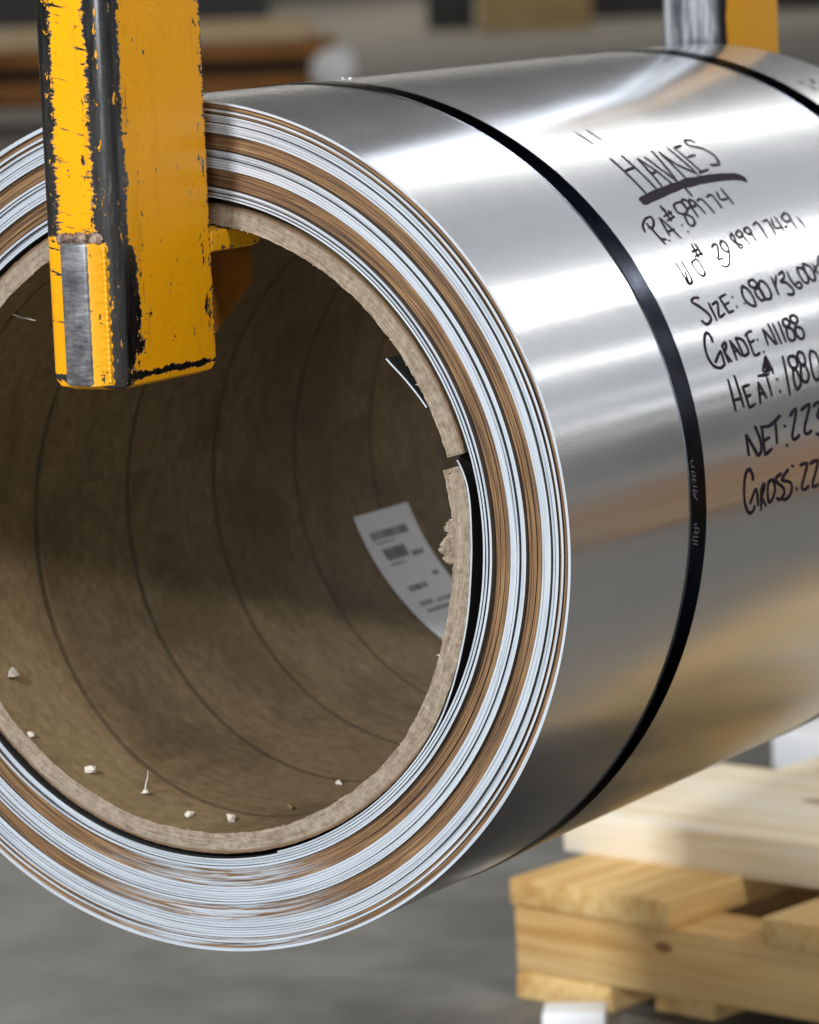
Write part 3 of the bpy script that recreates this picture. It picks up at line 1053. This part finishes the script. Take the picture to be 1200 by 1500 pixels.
# ------------------------------------------------------------------ scraps lying in the core, flakes on top
def scrap(name, label, th, y, size, seed, mat=PAPER, lift_=0.0):
    th = R(th)
    r = core_in(th, y) - size[2] * .30 - lift_
    o = crumpled(name, polar_pt(r, th, y), size, mat, None, seed)
    tag(o, label, 'paper scrap', 'paper scraps in the core')
    return o


scrap('paper_scrap', 'largest white scrap of torn board, high on the curved inside of the tube', -146.9, .034, (.016, .011, .011), 3)
scrap('paper_scrap', 'tiny frayed scrap at the very rim of the tube, next to the white chip', -133.6, .0075, (.0055, .005, .005), 5)
scrap('paper_scrap', 'white chip of board resting just inside the tube rim beside the upright sliver', -121.1, .0266, (.0095, .0085, .008), 8)
scrap('paper_scrap', 'flat pale flake between the upright sliver and the pointed chip', -98.8, .0346, (.0090, .006, .005), 12)
scrap('paper_scrap', 'pointed white chip standing at the lowest part of the tube rim', -90.3, .0419, (.0085, .007, .0085), 15)
scrap('paper_scrap', 'small brown crumb of board beside the pointed chip', -84.0, .0885, (.0095, .008, .006), 21, CORE)
scrap('paper_scrap', 'small spiky crumb lying deepest inside the tube', -87.4, .1878, (.008, .009, .006), 23)
sl = thing('board_sliver', 'thin upright sliver of board with a crumb at its foot', 'sliver', polar_pt(.2345, R(-110.4), .0448))
b = Vector(polar_pt(.2340, R(-110.4), .0448))
crumpled('crumb', b + Vector((0, 0, .0015)), (.0065, .005, .004), PAPER, sl, 33)
tube('splinter', [b + Vector((.0000, 0, .001)), b + Vector((.0008, 0, .007)), b + Vector((.0024, .001, .0135)), b + Vector((.0030, .001, .0185))], lambda t: .0008 * (1 - .6 * t), PAPER, sl, 5)
fb = Vector(polar_pt(.2345, R(137.1), .030))
o = tube('paper_fibre', [fb + Vector((-.004, 0, .0035)), fb, fb + Vector((.006, 0, -.0022)), fb + Vector((.013, 0, -.0030)), fb + Vector((.020, 0, -.0045))], lambda t: .0006 * (1.1 - .6 * t), PAPER, None, 5)
tag(o, 'thin white curved fibre sticking out of the tube wall beside the yellow arm', 'fibre')
for (y, th, s, lb) in ((.268, 91.0, .0028, 'larger of two glinting metal flakes on top of the coil by the first strap'),
                       (.276, 90.5, .0020, 'smaller of two glinting metal flakes on top of the coil by the first strap'),
                       (.365, 90.5, .0022, 'single glinting metal flake on top of the coil between the straps'),
                       (.735, 90.5, .0028, 'glinting metal flake on top of the coil just before the far strap')):
    o = crumpled('metal_flake', polar_pt(RO + dent(R(th), y) + s * .25, R(th), y), (s, s, s), FLAKE, None, int(y * 1000))
    tag(o, lb, 'metal flake', 'metal flakes on the coil')

# ------------------------------------------------------------------ pallet with planks
YAW = R(-11.5)
PU = Vector((math.cos(YAW), math.sin(YAW), 0))
PV = Vector((-math.sin(YAW), math.cos(YAW), 0))
PO = Vector((-.4476, 1.3088, 0))


def pp(u, v, z):
    q = PO + PU * u + PV * v
    return (q.x, q.y, z)


pal = thing('wooden_pallet', 'yellow pine pallet with thick stringers on the concrete under the coil', 'pallet', pp(.62, .5, FLOOR))
ZT = -.600
for k, u in enumerate((.111, .440, .690, .905)):
    wdt = .222 if k == 0 else .19
    box('deck_board', pp(u, .52, ZT - .0155), (wdt, 1.05, .031), PINE_V, pal, YAW, .003, 2, jit=.0008)
for v in (.048, .52, 1.0):
    box('stringer', pp(.5, v, ZT - .031 - .0385), (1.0, .092, .077), PINE, pal, YAW, .003, 2, jit=.0008)
for k, u in enumerate((.066, .205, .52, .93)):
    w = (.132, .082, .14, .14, .14)[k]
    box('bottom_board', pp(u, .52 if k != 1 else .56, FLOOR + .0155), (w, 1.04, .031), PINE_V, pal, YAW, .003, 2, jit=.0008)

pl = []
o = box('pine_plank', pp(.39, .128 + .15, ZT + .0242), (.84, .30, .0480), PALE, None, YAW, .002, 2, jit=.001)
tag(o, 'wide pale knotty plank lying along the front of the pallet deck', 'plank')
o = box('pine_plank', pp(.45, .128 + .302 + .085, ZT + .0205), (.84, .17, .0405), PALE, None, YAW, .002, 2, jit=.001)
tag(o, 'narrower pale plank behind the wide knotty plank on the pallet deck', 'plank')
o = box('foam_block', (-.44, 2.13, -.598), (.60, .25, .055), WHITE, None, R(-8), .006, 3)
o.location = (-.375, 2.60, FLOOR + .0275)
tag(o, 'white wrapped slab lying on the floor behind the pine pallet', 'wrapped slab')
o = box('foam_block', (-.331, 1.225, FLOOR + .011), (.068, .05, .022), WHITE, None, R(24), .003, 3)
tag(o, 'small white block standing on the floor against the pallet foot', 'block')

# dark floor mat added out of frame to darken the floor mirrored in the sheet
V, F = [], []
nn_ = 48
for zz, ins in ((FLOOR + .001, 0), (FLOOR + .007, 0), (FLOOR + .009, .004)):
    for k in range(nn_):
        a = TWO * k / nn_
        c_, s_ = math.cos(a), math.sin(a)
        rx, ry = .46 - ins, .42 - ins
        V.append((.18 + rx * math.copysign(abs(c_) ** .55, c_), .60 + ry * math.copysign(abs(s_) ** .55, s_), zz))
for j in range(2):
    for k in range(nn_):
        F.append((j * nn_ + k, j * nn_ + (k + 1) % nn_, (j + 1) * nn_ + (k + 1) % nn_, (j + 1) * nn_ + k))
F += [tuple(range(nn_)), tuple(2 * nn_ + k for k in range(nn_))]
o = ob('added_dark_mat', V, F, m_plain('added_mat_dark', (.018, .018, .019), (.035, .034, .033), 30, .8), None, .6)  # added unseen mat, puts a dark patch into the coil's reflection
tag(o, 'added dark mat on the floor out of view, darkening the reflection under the coil', 'added mat')

# a second loaded pallet and timber further right; only seen mirrored in the sheet metal
for (c, yaw, lab) in (((1.9, 4.6), R(6), 'timber pallet beyond the pine pallet, seen only as a reflection'),
                      ((4.2, 7.5), R(-4), 'distant timber pallet seen only as a tan reflection in the coil')):
    e = thing('timber_pallet', lab, 'pallet', (c[0], c[1], FLOOR))
    for zz, mt in ((.05, OLDW), (.16, TAN), (.27, OLDW)):
        for k in range(4):
            d = Vector((0, -.45 + .3 * k, 0))
            d.rotate(Matrix.Rotation(yaw, 3, 'Z'))
            box('timber', (c[0] + d.x, c[1] + d.y, FLOOR + zz), (1.9, .24, .09), mt, e, yaw, .004, 1)

# ------------------------------------------------------------------ far background
FU = Vector((math.cos(R(28)), math.sin(R(28)), 0))
FV = Vector((-math.sin(R(28)), math.cos(R(28)), 0))


def far_pt(o, u, v, z):
    q = Vector((o[0], o[1], 0)) + FU * u + FV * v
    return (q.x, q.y, FLOOR + z)


SO = (-11.9, 20.2)                                     # right end of the stack
def timber_stack():
    e = thing('timber_stack', 'brown timber stack with pale top boards far across the hall', 'timber stack', far_pt(SO, -2, .5, 0))
    for u in (-.25, -1.5, -2.7, -3.9):
        box('bearer', far_pt(SO, u, .5, .06), (.16, 1.1, .12), OLDW, e, R(28), .006, 1)
    for k in range(4):
        box('lower_timber', far_pt(SO, -2.15, .1 + .26 * k, .215), (4.2, .24, .17), OLDW, e, R(28), .006, 1)
    for u in (-.55, -1.55, -2.55, -3.55):
        box('gap_shade_block', far_pt(SO, u - .1, .5, .345), (.98, .8, .085), BLACK, e, R(28), .004, 1)  # black blocks widened to stand in for the shaded gap
    for k in range(4):
        box('middle_timber', far_pt(SO, -2.05, .1 + .26 * k, .45), (4.1, .24, .12), OLDW, e, R(28), .006, 1)
    for k in range(4):
        box('top_board', far_pt(SO, -2.15, .1 + .26 * k, .575), (4.0, .25, .125), CREAM, e, R(28), .006, 1)


timber_stack()


def bundle(o, u, v, z, r, label):
    e = thing('wrapped_roll', label, 'wrapped roll', far_pt(o, u, v, z - r))
    c = Vector(far_pt(o, u, v, z))
    V, F = [], []
    n = 20
    pr = ((-.42, .6), (-.40, .9), (-.34, 1), (.34, 1), (.40, .9), (.42, .6))
    for (d, k) in pr:
        for j in range(n):
            a = TWO * j / n
            rr_ = r * k * (1 + .05 * gn(math.cos(a) * 2, math.sin(a) * 2, d * 5))
            V.append(c + FV * d + FU * (rr_ * math.cos(a)) + Vector((0, 0, rr_ * math.sin(a))))
    for i in range(len(pr) - 1):
        for j in range(n):
            F.append((i * n + j, i * n + (j + 1) % n, (i + 1) * n + (j + 1) % n, (i + 1) * n + j))
    F += [tuple(range(n)), tuple((len(pr) - 1) * n + j for j in range(n))]
    ob('roll', V, F, WHITE, e, .8)
    box('end_cap', c - FV * .425, (r * .5, .02, r * .5), WHITE, e, R(28), .004, 1)


bundle(SO, .06, -.75, .34, .13, 'round white wrapped roll at the right end of the far timber stack')
bundle(SO, -2.30, -.75, .16, .15, 'white wrapped roll low in front of the far timber stack beside the yellow arm')
e_ = tag(box('roll_block', far_pt(SO, .06, -.75, .105), (.34, .8, .21), OLDW, None, R(28), .01, 2), 'brown timber block under the round white roll', 'timber block')

# tan crate and dark machine further back
def crate(name, label, cat, o, w, d, h, mat, mat2, yaw):
    e = thing(name, label, cat, (o[0], o[1], FLOOR))
    c = Vector((o[0], o[1], FLOOR))
    m3 = Matrix.Rotation(yaw, 3, 'Z')

    def at(x, y, z):
        return c + m3 @ Vector((x, y, z))
    box('body', at(0, 0, h * .52), (w, d, h * .92), mat, e, yaw, .01, 1)
    for sx in (-1, 1):
        for sy in (-1, 1):
            box('corner_post', at(sx * w * .47, sy * (d * .5 + .02), h * .52), (w * .08, .05, h), mat2, e, yaw, .006, 1)
    for k in range(3):
        box('slat', at(0, -d * .5 - .012, h * (.25 + .25 * k)), (w * .84, .03, h * .08), mat2, e, yaw, .004, 1)
    box('base', at(0, 0, .03), (w * 1.04, d * 1.04, .06), mat2, e, yaw, .006, 1)
    return e


crate('plywood_crate', 'tan plywood crate far across the hall above the coil', 'crate', (-20.3, 38.9), 1.25, 1.0, 1.0, TAN, TAN, R(28))
crate('steel_cabinet', 'dark steel cabinet far away beside the tan crate', 'cabinet', (-21.4, 43.4), 1.25, .9, 1.3, DARKM, DARKM, R(28))
crate('steel_cabinet', 'dark low machine casing far behind the timber stack right of the arm', 'machine', (-26.3, 41.9), 1.0, .9, 1.2, DARKM, DARKM, R(28))
crate('steel_cabinet', 'dark casing far behind the timber stack left of the yellow arm', 'machine', (-30.6, 43.2), 1.8, .9, 1.2, DARKM, DARKM, R(28))
crate('steel_cabinet', 'dark cabinet far behind, right of the far yellow arm', 'cabinet', (-19.9, 45.4), 1.2, .9, 1.2, DARKM, DARKM, R(28))
crate('steel_cabinet', 'dark narrow cabinet standing close to the left side of the tan crate', 'cabinet', (-22.0, 40.0), .55, .7, 1.1, DARKM, DARKM, R(28))
